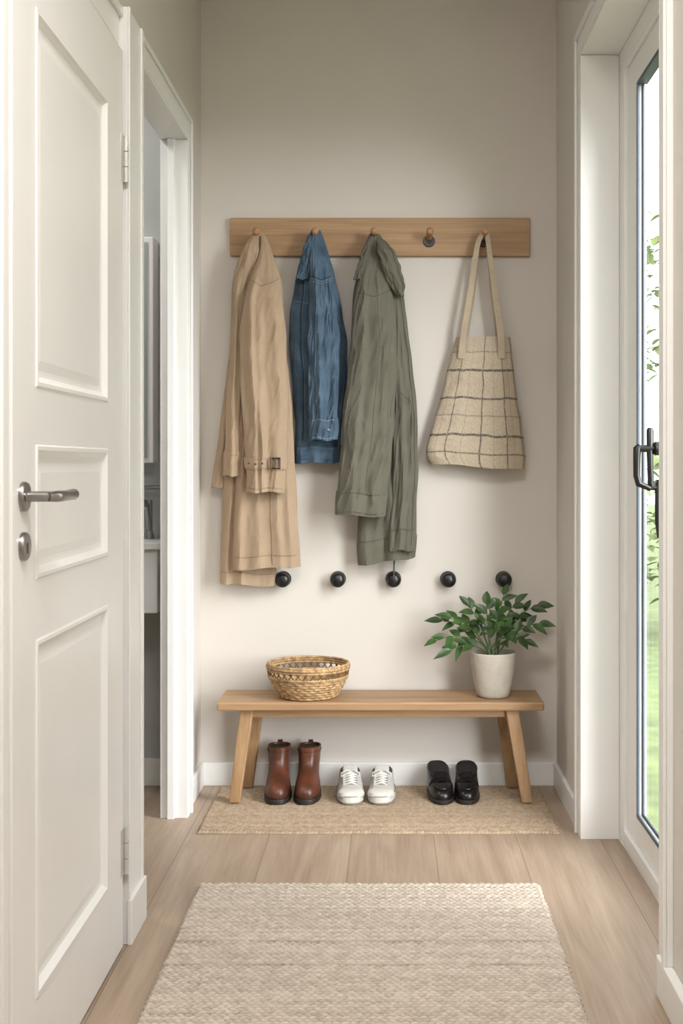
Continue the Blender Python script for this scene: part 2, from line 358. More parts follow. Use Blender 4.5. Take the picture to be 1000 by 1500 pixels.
# ------------------------------------------------------------ RUGS
def rug(name, x0,x1,y0,y1, th, kx, ky, amp, dx, mat, ridges=()):
    nx = int((x1-x0)/dx)+1; ny = int((y1-y0)/dx)+1
    xs = np.linspace(x0,x1,nx); ys = np.linspace(y0,y1,ny); X,Y = np.meshgrid(xs,ys)
    X0, Y0 = X.copy(), Y.copy()
    wob = .0012*np.sin(X*13+Y*3)+.0008*np.sin(X*37+1.3)
    Yw = Y+wob; r = np.floor(Yw/ky); fy = Yw/ky-r-.5; sg = np.where(r%2==0,1,-1)
    rs = np.random.RandomState(3)
    ri = (r-r.min()).astype(int); jit = rs.rand(ri.max()+2)
    Xw = X/kx + .5*(r%2) + .15*jit[ri] + sg*fy*.55
    k = np.floor(Xw); fx = Xw-k-.5; ki=(k-k.min()).astype(int)
    h = np.sqrt(np.clip(1-(fy*2)**2,0,1))*np.sqrt(np.clip(1-(fx*1.9)**2,.05,1))
    kid = rs.rand(ri.max()+2, ki.max()+2)[ri,ki]
    rowt = rs.rand(ri.max()+2)[ri]
    h = h*(.8+.2*kid)
    Z = th - amp + amp*h
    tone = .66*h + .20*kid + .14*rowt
    for ry in ridges:
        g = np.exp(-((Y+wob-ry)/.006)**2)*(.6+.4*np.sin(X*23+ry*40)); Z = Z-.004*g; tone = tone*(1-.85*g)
    Z = Z + .0008*np.sin(X*6+Y*4)*np.sin(Y*9)
    e = np.minimum(np.minimum(X0-x0,x1-X0),np.minimum(Y0-y0,y1-Y0)); Z = Z*np.clip(.35+e/.012,0,1)
    X = X + .0025*np.sin(Y0*60+np.floor(Y0/ky)*2.1)*np.clip(1-e/.02,0,1)
    top = np.stack([X,Y0,np.maximum(Z,.0015)],-1).reshape(-1,3)
    idx = np.arange(nx*ny).reshape(ny,nx)
    q = np.stack([idx[:-1,:-1],idx[:-1,1:],idx[1:,1:],idx[1:,:-1]],-1).reshape(-1,4)
    ring = np.concatenate([idx[0,:],idx[1:,-1],idx[-1,:-1][::-1],idx[1:-1,0][::-1]])
    low = top[ring].copy(); low[:,2] = 0.0005; b0 = nx*ny; nr = len(ring); j = np.arange(nr); jn = (j+1)%nr
    sk = np.stack([b0+j,b0+jn,ring[jn],ring[j]],-1)
    V = np.concatenate([top,low]).astype(np.float32); Q = np.concatenate([q,sk]).astype(np.int32)
    me = D.meshes.new(name); me.vertices.add(len(V)); me.vertices.foreach_set('co',V.ravel())
    me.loops.add(Q.size); me.loops.foreach_set('vertex_index',Q.ravel())
    me.polygons.add(len(Q)); me.polygons.foreach_set('loop_start',np.arange(0,Q.size,4,dtype=np.int32))
    me.update(calc_edges=True); me.validate(); me.materials.append(mat); me.shade_smooth()
    a = me.attributes.new('pile','FLOAT','POINT'); a.data.foreach_set('value', np.concatenate([tone.ravel(),np.full(nr,.3)]).astype(np.float32))
    o = D.objects.new(name, me); COL.objects.link(o); return o
rug('runner_rug', -.528,.418,1.95,3.42, .014, .018,.0135,.0075,.0021, M_rugA, ridges=(3.0,2.86,2.4,2.15))
rug('jute_mat', -.612,.542,3.90,4.47, .010, .012,.0115,.0050,.0020, M_rugB)

# ------------------------------------------------------------ BENCH
bn = group('bench', (-.03,4.33,.2))
mb = MB()
mb.box(-.592,.532,4.215,4.455,.328,.358)
mb.build('seat_board', M_oak, bn, False, bevel=.006)
boxes('apron', [(-.50,.44,4.262,4.282,.297,.328),(-.50,.44,4.385,4.405,.297,.328),(-.515,-.497,4.262,4.405,.297,.328),(.437,.455,4.262,4.405,.297,.328)], M_oak, bn, .002)
def leg(name, xt, xb, yt, yb):
    mb = MB(); rs = []
    for z, cx, cy, hw in [(.328,xt,yt,.0225),(.26,xt+(xb-xt)*.22,yt+(yb-yt)*.22,.0225),(.011,xb,yb,.019)]:
        rs.append([(cx-hw,cy-hw*.8,z),(cx+hw,cy-hw*.8,z),(cx+hw,cy+hw*.8,z),(cx-hw,cy+hw*.8,z)])
    mb.loft(rs); mb.build(name, M_oakleg, bn, False, bevel=.004)
leg('leg_1', -.492,-.532,4.262,4.232); leg('leg_2', .424,.474,4.262,4.232)
leg('leg_3', -.470,-.510,4.40,4.43); leg('leg_4', .402,.442,4.40,4.43)

# ------------------------------------------------------------ PEG RAIL
pr = group('peg_rail', (-.03,4.49,2.0))
boxes('board', [(-.580,.513,4.478,4.4995,1.934,2.073)], M_rail, pr, .003)
PX = [-.477,-.266,-.055,.145,.343]
mb = MB(); mk = MB()
for x in PX:
    o = Vector((x,4.478,1.997)); a = Vector((0,-1,.16)).normalized()
    mb.lathe(o, a, [(.0105,0),(.0105,.03),(.0115,.06),(.0130,.074),(.0125,.084),(.009,.089),(.003,.091)], 20)
    mk.lathe(o-Vector((0,.0,.010)), (0,-1,0), [(.0215,0),(.0215,.005),(.020,.008),(.0125,.0082)], 28)
mb.build('wooden_pegs', M_peg, pr); mk.build('black_collars', M_black, pr)
for i, x in enumerate([-.3875,-.1875,.015,.215,.4175]):
    mb = MB()
    mb.lathe((x,4.5,.755),(0,-1,0),[(.029,0),(.029,.005),(.026,.009),(.013,.012),(.011,.02),(.016,.026),(.024,.033),(.0275,.042),(.0265,.051),(.021,.058),(.011,.062),(.002,.063)],36)
    mb.build('black_wall_knob', M_black)

# ------------------------------------------------------------ GARMENTS
PI = math.pi
class Drape:
    """cloth tube hanging from a peg: traced silhouette, explicit folds (u0, width, drift, height, start)"""
    def __init__(s, rows, yc, th, folds, seed=0, skew=0, wr=.0018, top=.35, ytop=None):
        r = np.array(rows, float); s.yc, s.th, s.folds, s.seed, s.skew, s.wr, s.top = yc, th, folds, seed, skew, wr, top
        s.ytop = yc if ytop is None else ytop
        t = np.linspace(r[0,0], r[-1,0], 241)
        def sm(a):
            k = np.ones(17)/17; p = np.pad(a, 8, mode='reflect', reflect_type='odd'); return np.convolve(p, k, 'valid')
        s.t = t; s.l = sm(np.interp(t, r[:,0], r[:,1])); s.r = sm(np.interp(t, r[:,0], r[:,2]))
        s.s = F/yc; s.I = np.arange(241)
    def fold(s, u, v):
        x = 0
        for i, (u0, w, dr, h, v0) in enumerate(s.folds):
            k = min(1, max(0, (v-v0)/.25)); k = k*k*(3-2*k)
            if not k: continue
            wob = .12*noise.noise(Vector((v*2.2, i*3.7+s.seed, 1.5)))
            d = (u-(u0+dr*(v-v0)+wob*k))/(w*(.75+.5*v))
            mod = .75+.5*noise.noise(Vector((v*3, i*5.1, s.seed)))
            d = d*(.75 if d < 0 else 2.0)
            x += 1.9*h*k*mod*math.exp(-abs(d)**1.6)
        n1 = noise.noise(Vector((u*1.7+v*1.5+s.seed*3.1, v*5-u*1.2, s.seed)))
        n2 = noise.noise(Vector((u*2.6+v*5, v*15+u*5, s.seed+9)))
        n3 = 1-abs(noise.noise(Vector((u*1.6-v*4+s.seed, v*9+u*3, s.seed+4))))*2.2
        return x + s.wr*(n1*2.2+n2*.8+max(0,n3)**3*1.1)*min(1,.3+v*2)
    def pt(s, a, v, grow=0.0):
        i = v*240; l = float(np.interp(i, s.I, s.l)); r = float(np.interp(i, s.I, s.r))
        py = s.t[0] + v*(s.t[-1]-s.t[0])
        u = math.cos(a); si = math.sin(a)
        hw = (r-l)/2/s.s + grow; xc = ((l+r)/2-570)/s.s
        edge = s.wr*1.5*noise.noise(Vector((v*9, u, s.seed+4)))*min(1,v*4)
        x = xc + hw*math.copysign(abs(u)**.9, u) + edge
        th = s.th*min(1, s.top+v*3) + grow
        yy = s.ytop + (s.yc-s.ytop)*min(1, v*4)
        y = yy + th*math.copysign(abs(si)**.75, si) - s.fold(u, v)*(1.0 if si < 0 else .25)*min(1, abs(si)*2.0)
        y = min(y, 4.494)
        z = CAMH - (py-680)/s.s + s.skew*u*v*v + .003*math.cos(u*5+s.seed)*v*v
        return Vector((x,y,z))
    def P(s, u, v, off=0.0):
        a = -math.acos(max(-1,min(1,math.copysign(abs(u)**(1/.9),u)))); p = s.pt(a, v); p.y -= off; return p
    def mesh(s, mb, mi=0, v0=0, v1=1, grow=0.0, nv=90, nu=110, hem=True):
        rings=[]; uv=[]
        A = [2*math.pi*j/nu for j in range(nu)]
        def ring(v,g):
            rings.append([s.pt(a,v,g) for a in A])
            uv.extend([(math.cos(a)*.5+.5, v) for a in A])
        if v0 > 0: ring(v0, grow-.004)
        for i in range(nv+1): ring(v0+(v1-v0)*i/nv, grow)
        if hem:
            ring(v1, grow-.0025); ring(max(v0,v1-.03), grow-.0035)
        mb.loft(rings, mi, uv=uv)
    def ribbon(s, mb, path, w=.0013, off=.0006, mi=0, n=70):
        pts = []
        us = np.interp(np.linspace(0,1,n), np.linspace(0,1,len(path)), [p[0] for p in path])
        vs = np.interp(np.linspace(0,1,n), np.linspace(0,1,len(path)), [p[1] for p in path])
        for u, v in zip(us, vs): pts.append(s.P(float(u), float(v), off))
        rings = []
        for i, p in enumerate(pts):
            t = (pts[min(i+1,n-1)]-pts[max(i-1,0)]).normalized()
            sd = Vector((0,-1,0)).cross(t).normalized()*w; o = Vector((0,-.0006,0))
            rings.append([p-sd+Vector((0,.002,0)), p-sd+o, p+sd+o, p+sd+Vector((0,.002,0))])
        mb.loft(rings, mi)
# --- trench coat
g = group('trench_coat', (-.48,4.42,1.3))
body = Drape([(344,370,386),(360,358,392),(380,350,402),(410,341,412),(500,337,420),(600,331,422),(700,327,420),(800,323,408),(856,322,402)],
             4.452,.026,[(-.60,.20,-.05,.014,.45),(-.12,.17,.1,.016,.5)],1,skew=-.008,top=.5,ytop=4.43,wr=.0022)
mb=MB(); body.mesh(mb,0,nv=130); body.ribbon(mb,[(-.93,.965),(0,.967),(.93,.965)],.0010,.0006,1)
mb.build('body', [M_trench,M_trench_d], g)
fp = Drape([(430,362,404),(480,358,412),(540,354,422),(600,350,428),(700,345,433),(780,342,437),(832,341,440)],4.416,.020,
           [(-.75,.2,.0,.012,.35),(-.25,.2,.1,.014,.4),(.3,.16,.12,.009,.5),(.72,.16,.05,.010,.4)],31,top=.4,wr=.0022,skew=.006)
mb=MB(); fp.mesh(mb,0,nv=120); fp.ribbon(mb,[(-.93,.955),(.93,.955)],.0010,.0006,1); fp.ribbon(mb,[(.12,.5),(.2,.99)],.0012,.0008,1)
mb.build('front_panel', [M_trench,M_trench_d], g)
far = Drape([(470,342,354),(540,333,346),(640,320,338),(714,310,332)],4.456,.018,[(.0,.4,0,.005,.1)],2)
mb=MB(); far.mesh(mb,0,nv=50); far.mesh(mb,0,.86,1,.002,nv=10); mb.build('far_sleeve',[M_trench,M_trench_d],g)
ls = Drape([(375,351,366),(410,342,364),(500,338,362),(600,331,361),(697,328,357)],4.405,.024,[(-.3,.3,.3,.009,.1),(.5,.2,-.2,.007,.3)],3,top=.5)
mb=MB(); ls.mesh(mb,0,nv=90); ls.mesh(mb,0,.89,1,.004,nv=14); ls.ribbon(mb,[(-.9,.905),(.9,.905)],.0010,.0045,1); mb.build('left_sleeve',[M_trench,M_trench_d],g)
lap = Drape([(342,368,378),(352,361,379),(375,352,379),(400,343,374),(430,340,368)],4.402,.014,[(-.2,.3,.4,.006,.05),(.6,.2,-.2,-.004,.2)],4,top=.6,ytop=4.425)
mb=MB(); lap.mesh(mb,0,nv=50); lap.ribbon(mb,[(-.5,.35),(-.6,.95)],.0012,.0008,1); mb.build('collar_fold',[M_trench,M_trench_d],g)
sl = Drape([(342,379,387),(356,380,394),(375,377,400),(410,364,412),(470,352,417),(540,350,421),(600,354,423),(660,359,420),(700,361,418),(721,361,416)],
           4.366,.026,[(-.50,.22,.15,.014,.12),(.05,.16,-.25,.010,.2),(.55,.20,.1,.010,.1),(-.2,.12,.3,.007,.5)],5,wr=.0028,top=.5,ytop=4.42)
mb=MB(); sl.mesh(mb,0,nv=140); sl.mesh(mb,0,.865,1,.0015,nv=20); sl.mesh(mb,0,.868,.910,.0065,nv=10,hem=True)
sl.ribbon(mb,[(-.85,.18),(-.2,.205),(.5,.19),(.95,.17)],.0011,.0008,1)
sl.ribbon(mb,[(-.9,.985),(.9,.985)],.0010,.0022,1)
for vv in (.872,.906): sl.ribbon(mb,[(-.95,vv),(.95,vv)],.0008,.0068,1)
mb.build('front_sleeve',[M_trench,M_trench_d],g)
mb=MB()
v=.889
c = sl.P(.55,v,.010); w,h=.015,.0185
mb.tube([c+Vector((-w,0,-h)),c+Vector((w,0,-h)),c+Vector((w,0,h)),c+Vector((-w,0,h))],.0034,8,closed=True)
mb.tube([c+Vector((0,-.001,-h)),c+Vector((0,-.001,h))],.002,8)
mb.build('buckle', simple('brown_horn',(60,40,28),.35), g)
mb=MB()
for u in (-.8,-.45,-.1): 
    c=sl.P(u,v,.008); mb.lathe(c,(0,-1,0),[(.0036,-.002),(.003,.001)],12)
mb.build('strap_eyelets', simple('dark_eyelet',(80,58,42),.5), g)

# --- denim jacket
g = group('denim_jacket', (-.26,4.43,1.6))
body = Drape([(340,456,470),(355,449,476),(370,444,481),(400,435,489),(450,425,500),(500,423,509),(560,428,507),(620,432,500),(678,432,497)],
             4.455,.023,[(-.6,.18,0,.009,.2),(.55,.18,.1,.011,.15),(.85,.12,-.1,.007,.3),(-.1,.2,.1,.008,.5)],7,top=.55,wr=.0035,ytop=4.43)
mb=MB(); body.mesh(mb,0,nv=120); body.mesh(mb,0,.925,1,.003,nv=14)
for p in ([(-.95,.925),(.95,.925)],[(-.95,.985),(.95,.985)],[(-.55,.2),(-.6,.9)],[(.72,.15),(.68,.5),(.7,.9)]): body.ribbon(mb,p,.0012,.0022,1)
for p in ([(-.95,.937),(.95,.937)],[(-.5,.2),(-.55,.9)],[(.76,.15),(.72,.5),(.74,.9)]): body.ribbon(mb,p,.0006,.0034,2)
body.ribbon(mb,[(-.9,.30),(-.2,.315)],.0010,.0015,2)
mb.build('body',[M_denim,M_denim_s,M_denim_t],g)
sl = Drape([(340,457,469),(354,453,474),(375,452,480),(400,453,487),(450,453,493),(500,450,497),(560,451,497),(612,453,494),(645,453,493)],
           4.390,.028,[(-.35,.25,.3,.009,.1),(.3,.16,-.2,.006,.25),(.7,.15,0,.007,.15)],8,top=.5,wr=.0052,ytop=4.42)
mb=MB(); sl.mesh(mb,0,nv=130); sl.mesh(mb,0,.895,1,.0035,nv=14)
for p in ([(-.9,.897),(.9,.897)],[(-.45,.18),(-.5,.89)],[(-.9,.215),(0,.235),(.9,.215)]): sl.ribbon(mb,p,.0012,.0015,1)
for p in ([(-.95,.905),(.95,.905)],[(-.95,.99),(.95,.99)]): sl.ribbon(mb,p,.0014,.0045,2)
for p in ([(-.41,.18),(-.46,.89)],[(-.9,.225),(0,.245),(.9,.225)],[(-.9,.236),(0,.256),(.9,.236)]): sl.ribbon(mb,p,.0006,.0012,2)
c=sl.P(.45,.95,.006); mb.lathe(c,(0,-1,0),[(.0055,-.002),(.005,.0015),(.002,.002)],14,mi=3)
mb.build('front_sleeve',[M_denim,M_denim_s,M_denim_t,M_chrome],g)
lc = Drape([(343,451,461),(360,445,463),(385,438,458),(410,433,452)],4.413,.014,[(0,.3,.2,.005,.1)],9,top=.6,wr=.003,ytop=4.425)
mb=MB(); lc.mesh(mb,0,nv=40); lc.ribbon(mb,[(.7,.1),(.7,.95)],.0008,.001,2); mb.build('collar',[M_denim,M_denim_s,M_denim_t],g)

# --- olive field jacket
g = group('olive_field_jacket', (-.03,4.42,1.4))
body = Drape([(344,541,556),(360,534,566),(380,528,577),(430,517,591),(500,513,599),(600,516,609),(700,522,611),(780,524,609),(822,525,607)],
             4.445,.030,[(-.6,.2,.0,.014,.6),(-.15,.12,.05,-.010,.7),(.2,.18,.1,.012,.6),(.7,.15,.1,.009,.3)],12,skew=.016,top=.5,wr=.0035,ytop=4.43)
mb=MB(); body.mesh(mb,0,nv=130); body.mesh(mb,0,.93,1,.002,nv=12)
for p in ([(-.95,.93),(.95,.93)],): body.ribbon(mb,p,.0010,.0024,1)
mb.build('body',[M_olive,M_olive_d],g)
pl = Drape([(372,556,574),(400,560,583),(440,566,592),(500,572,600),(600,576,611),(700,575,612),(806,568,608)],4.408,.018,[(-.3,.25,.2,.008,.2),(.4,.2,.1,.006,.3)],13,top=.5,wr=.003)
mb=MB(); pl.mesh(mb,0,nv=90); pl.ribbon(mb,[(.62,.05),(.70,.98)],.0012,.001,1); pl.ribbon(mb,[(-.9,.93),(.9,.93)],.0010,.001,1)
for p in ([(-.3,.47),(.5,.50)],[(.5,.50),(.45,.62)]): pl.ribbon(mb,p,.0010,.001,1)
mb.build('front_placket',[M_olive,M_olive_d],g)
sl = Drape([(344,541,555),(365,533,562),(395,524,570),(430,519,576),(500,513,582),(600,504,579),(660,499,574),(720,494,568),(755,492,563)],
           4.378,.032,[(-.45,.25,.2,.013,.1),(.15,.16,-.2,.009,.2),(.6,.2,.05,.011,.15),(.0,.15,-.3,.007,.5)],14,skew=-.006,top=.5,wr=.0048,ytop=4.42)
mb=MB(); sl.mesh(mb,0,nv=140); sl.mesh(mb,0,.915,1,.0035,nv=12)
for p in ([(-.95,.99),(.95,.99)],[(-.95,.923),(.95,.923)]): sl.ribbon(mb,p,.0010,.0045,1)
for p in ([(.15,.15),(.24,.4),(.16,.65),(.12,.91)],[(-.9,.205),(0,.225),(.9,.20)]): sl.ribbon(mb,p,.0010,.0008,1)
mb.build('front_sleeve',[M_olive,M_olive_d],g)
col = Drape([(343,548,556),(352,550,567),(370,553,579),(395,560,588),(418,570,593),(434,582,592)],4.362,.013,[(0,.4,.2,.006,.1)],15,top=.7,wr=.003,ytop=4.42)
mb=MB(); col.mesh(mb,0,nv=40); col.ribbon(mb,[(.6,.05),(.65,.95)],.001,.0008,1)
mb.build('collar_right',[M_olive,M_olive_d],g)
col = Drape([(343,541,549),(355,535,546),(380,526,538),(410,517,528)],4.375,.012,[(0,.4,.2,.004,.1)],16,top=.7,wr=.003,ytop=4.42)
mb=MB(); col.mesh(mb,0,nv=40); mb.build('collar_left',[M_olive,M_olive_d],g)
mb=MB()
x0=(576-570)/410.
mb.tube([(x0+.004,4.43,.85),(x0+.002,4.43,.80),(x0+.001,4.43,.768),(x0-.002,4.43,.76)],.005,8,flat=.6); mb.build('drawcord', M_olive_d, g)

# --- tote bag
g = group('tote_bag', (.32,4.43,1.5))
bag = Drape([(494,668,747),(530,658,751),(580,646,757),(620,635,764),(655,625,769),(672,623,770),(684,632,769)],4.44,.036,
            [(-.35,.25,-.1,.007,.0),(.1,.16,.1,.005,.1),(.5,.25,.1,.007,.05)],21,top=.55,wr=.003,skew=-.012)
mb=MB(); bag.mesh(mb,0,nv=110)
mb.build('bag_body',[M_bag],g)
mb=MB()
def strap(pts, w=.013, t=.0022):
    rings=[]; n=len(pts)
    P=[Vector(p) for p in pts]; Q=[]
    for i in range(n-1):
        for k in range(6):
            tt=k/6; p0=P[max(i-1,0)];p1=P[i];p2=P[i+1];p3=P[min(i+2,n-1)]
            Q.append(.5*((2*p1)+(p2-p0)*tt+(2*p0-5*p1+4*p2-p3)*tt*tt+(3*p1-p0-3*p2+p3)*tt**3))
    Q.append(P[-1])
    for i,p in enumerate(Q):
        tg=(Q[min(i+1,len(Q)-1)]-Q[max(i-1,0)]).normalized()
        f=i/(len(Q)-1); ww=w*(.5+.5*abs(2*f-1))
        sd=tg.cross(Vector((0,1,0)))
        sd = sd.normalized()*ww if sd.length>.2 else Vector((ww,0,0))
        o=tg.cross(sd).normalized()*t
        rings.append([p-sd-o,p+sd-o,p+sd+o,p-sd+o])
    mb.loft(rings)
for (yy,dx,tp) in ((4.40,0,4.415),(4.455,.006,4.44)):
    strap([at(676,525,yy)+Vector((dx,0,0)),at(679,490,yy)+Vector((dx,0,0)),at(690,420,yy)+Vector((dx,0,0)),at(699,360,tp),(.336,tp,2.006),(.343,tp,2.0185),(.351,tp,2.006),
           at(716,365,tp),at(725,430,yy)-Vector((dx,0,0)),at(733,490,yy)-Vector((dx,0,0)),at(734,525,yy)-Vector((dx,0,0))])
mb.build('straps',[M_strap],g, angle=60)

# ------------------------------------------------------------ BASKET
bx,by,bz = -.285,4.325,.3585
g = group('wicker_basket', (bx,by,bz))
mb=MB(); nt_=192; rings=[]
def Rb(z): return .098+.044*math.sin(min(1,z/.105)*PI*.5)
for i in range(0,61):
    z=.072*i/60; row=int(z/.009); fz=(z/.009-row)
    rings.append([])
    for j in range(nt_):
        th=2*PI*j/nt_; r=Rb(z)+.0028*math.sin(fz*PI)*(1+.8*math.sin(24*th+PI*row))
        rings[-1].append((bx+r*math.cos(th),by+r*math.sin(th),bz+.001+z))
for z,rr in ((.072,.006),(.04,.008),(.01,.01),(.008,.03)):
    rings.append([(bx+(Rb(z)-rr)*math.cos(2*PI*j/nt_),by+(Rb(z)-rr)*math.sin(2*PI*j/nt_),bz+z) for j in range(nt_)])
mb.loft(rings); mb.build('woven_body', M_wick, g, angle=80)
mb=MB()
def braid(z,r,rad,k):
    pts=[];rd=[]
    for j in range(240):
        th=2*PI*j/240; pts.append((bx+r*math.cos(th),by+r*math.sin(th),bz+z)); rd.append(rad*(.78+.3*abs(math.sin(k*th))))
    mb.tube(pts,rd,10,closed=True)
braid(.075,Rb(.075),.0048,32); braid(.100,Rb(.1),.0048,40); braid(.109,Rb(.105)+.001,.0058,44); braid(.117,Rb(.105)-.001,.0045,36)
mb.build('braided_rims', M_wick, g, angle=80)
mb=MB()
for j in range(34):
    for sg in (-1,1):
        t0=2*PI*j/34; t1=t0+sg*2*PI/34*.9; pts=[]
        for k in range(5):
            f=k/4; th=t0+(t1-t0)*f; z=.074+.028*f; r=Rb(z)+.0015*sg*math.sin(f*PI)
            pts.append((bx+r*math.cos(th),by+r*math.sin(th),bz+z))
        mb.tube(pts,.0022,6)
mb.build('openwork_strands', M_wick_d, g)

# ------------------------------------------------------------ POTTED PLANT
px_,py_ = .364,4.32
g = group('potted_plant', (px_,py_,.36))
mb=MB(); mb.lathe((px_,py_,.3585),(0,0,1),[(.002,.001),(.045,0),(.053,.003),(.059,.014),(.067,.05),(.074,.09),(.0785,.125),(.0800,.150),(.0795,.156),(.077,.158),(.0745,.155),(.073,.13)],56)
mb.build('pot', M_pot, g, angle=50)
mb=MB(); mb.lathe((px_,py_,.3585),(0,0,1),[(.0735,.125),(.0735,.138),(.05,.142),(.01,.143)],32); mb.build('soil', M_soil, g)
ml=MB(); ms=MB()
def leaf(b, d, L, W, up=Vector((0,0,1))):
    d=d.normalized(); sd=d.cross(up)
    if sd.length<.1: sd=Vector((1,0,0))
    sd.normalize(); nrm=sd.cross(d).normalized(); vs=[];fs=[];n=8
    for i in range(n+1):
        t=i/n; w=W*(math.sin(PI*t**.75)**1.05 if 0<t<1 else 0); c=b+d*L*t + Vector((0,0,-.22*L*t*t))
        for q in (-1,-.5,0,.5,1): vs.append(c+sd*w*q+nrm*(.28*w*abs(q)) )
    for i in range(n):
        for q in range(4): fs.append((i*5+q,i*5+q+1,(i+1)*5+q+1,(i+1)*5+q))
    ml.add(vs,fs)
tips=[(737,872,-.02),(712,886,.03),(686,888,.02),(662,906,-.01),(640,938,-.04),(662,952,-.07),
      (754,884,.03),(786,888,.01),(788,914,-.04),(768,938,-.07),(740,912,-.09),(708,912,-.08),(728,896,-.05),(648,910,.04),(760,905,.05)]
rnd=random.Random(5)
for tx,ty,dy in tips:
    tip=at(tx,ty,py_+dy); b=Vector((px_+rnd.uniform(-.02,.02),py_+rnd.uniform(-.02,.02),.498))
    mid=b.lerp(tip,.5)+Vector((0,0,.035+abs(tip.x-b.x)*.18)); pts=[]
    for k in range(9):
        t=k/8; pts.append(b*(1-t)**2+mid*2*t*(1-t)+tip*t*t)
    ms.tube(pts,[.0028-.0016*k/8 for k in range(9)],6)
    for k in range(3,9):
        t=(pts[min(k+1,8)]-pts[k-1]).normalized(); side=t.cross(Vector((0,-.6,.8))).normalized()
        sg = 1 if k%2 else -1
        for ss in ((sg,) if k<8 else (0,)):
            d=t*(.8 if ss else 1)+side*ss*.75+Vector((rnd.uniform(-.15,.15),rnd.uniform(-.3,.15),rnd.uniform(-.1,.25)))
            upv=Vector((rnd.uniform(-.4,.4),-.9+rnd.uniform(-.3,.3),.8))
            leaf(pts[k], d, rnd.uniform(.050,.072), rnd.uniform(.0115,.0165), upv)
ml.build('leaves', M_leaf, g, angle=60); ms.build('stems', M_stem, g)

# ------------------------------------------------------------ SHOES
def shoe_ring(z,yf,yb,wt,wh,tilt=0,n=48,pw=.75):
    out=[]
    for j in range(n):
        t=2*PI*j/n; c=math.cos(t); s_=math.sin(t); q=(1+c)/2
        w=wh*(1-q)+wt*q
        out.append(Vector((w*math.copysign(abs(s_)**pw,s_),(yf+yb)/2-(yb-yf)/2*c,z-tilt*c)))
    return out
def place(mb, cx, yt, ang, sx=1.0, sz=1.0):
    R=Matrix.Rotation(ang,3,'Z'); c=Vector((0,.12,0))
    mb.v=[tuple(R@(Vector((v[0]*sx,v[1],v[2]*sz))-c)+c+Vector((cx,yt,.0095))) for v in mb.v]
M_bootseam = simple('boot_seam',(52,30,20),.5)
def boot(cx,yt,ang):
    g=group('ankle_boot',(cx,yt+.12,.05)); S=1.08
    mb=MB()
    R=[(.018,.002,.238,.045,.034,0),(.03,0,.24,.0465,.035,0),(.042,.003,.24,.045,.034,0),(.053,.012,.239,.042,.033,0),(.063,.028,.238,.039,.032,0),
       (.073,.052,.237,.036,.032,0),(.084,.078,.236,.034,.033,0),(.097,.098,.236,.033,.034,0),(.115,.112,.237,.034,.036,0),(.135,.118,.238,.035,.038,0),(.158,.118,.240,.037,.040,-.002),
       (.164,.118,.240,.037,.040,-.002),(.165,.121,.237,.034,.037,-.002),(.155,.122,.236,.033,.036,0)]
    mb.loft([shoe_ring(*r) for r in R],0,(True,False))
    mb.loft([shoe_ring(*r) for r in [(.155,.122,.236,.033,.036,0),(.06,.125,.232,.028,.03,0)]],1)
    place(mb,cx,yt,ang,S); mb.build('upper',[M_brown,M_sole],g,angle=60)
    mb=MB()
    mb.loft([shoe_ring(*r) for r in [(.0,-.003,.242,.046,.035),(.002,-.006,.244,.0495,.038),(.014,-.006,.244,.0495,.038),(.018,-.004,.242,.047,.036)]])
    place(mb,cx,yt,ang,S); mb.build('sole',M_sole,g,angle=30)
    mb=MB()
    def seam(r,e=.0012,rad=.0011): mb.tube([(p.x*(1+e/.04),p.y-(.0008 if p.y<.12 else -.0008),p.z) for p in shoe_ring(*r)],rad,6,closed=True)
    seam((.150,.118,.240,.0365,.0395,-.002)); seam((.0205,.001,.239,.0455,.0345,0))
    mb.tube([(x,.058-abs(x)*.2,.0765-abs(x)*.75) for x in np.linspace(-.032,.032,13)],.0012,6)
    mb.box(-.008,.008,.238,.243,.13,.170)
    place(mb,cx,yt,ang,S); mb.build('stitching_and_tab',M_bootseam,g)
boot(-.390,4.205,math.radians(2)); boot(-.286,4.205,math.radians(-1))
M_stripe=simple('grey_stripe',(128,124,118),.7); M_eye=simple('eyelet',(110,106,100),.4,.5)
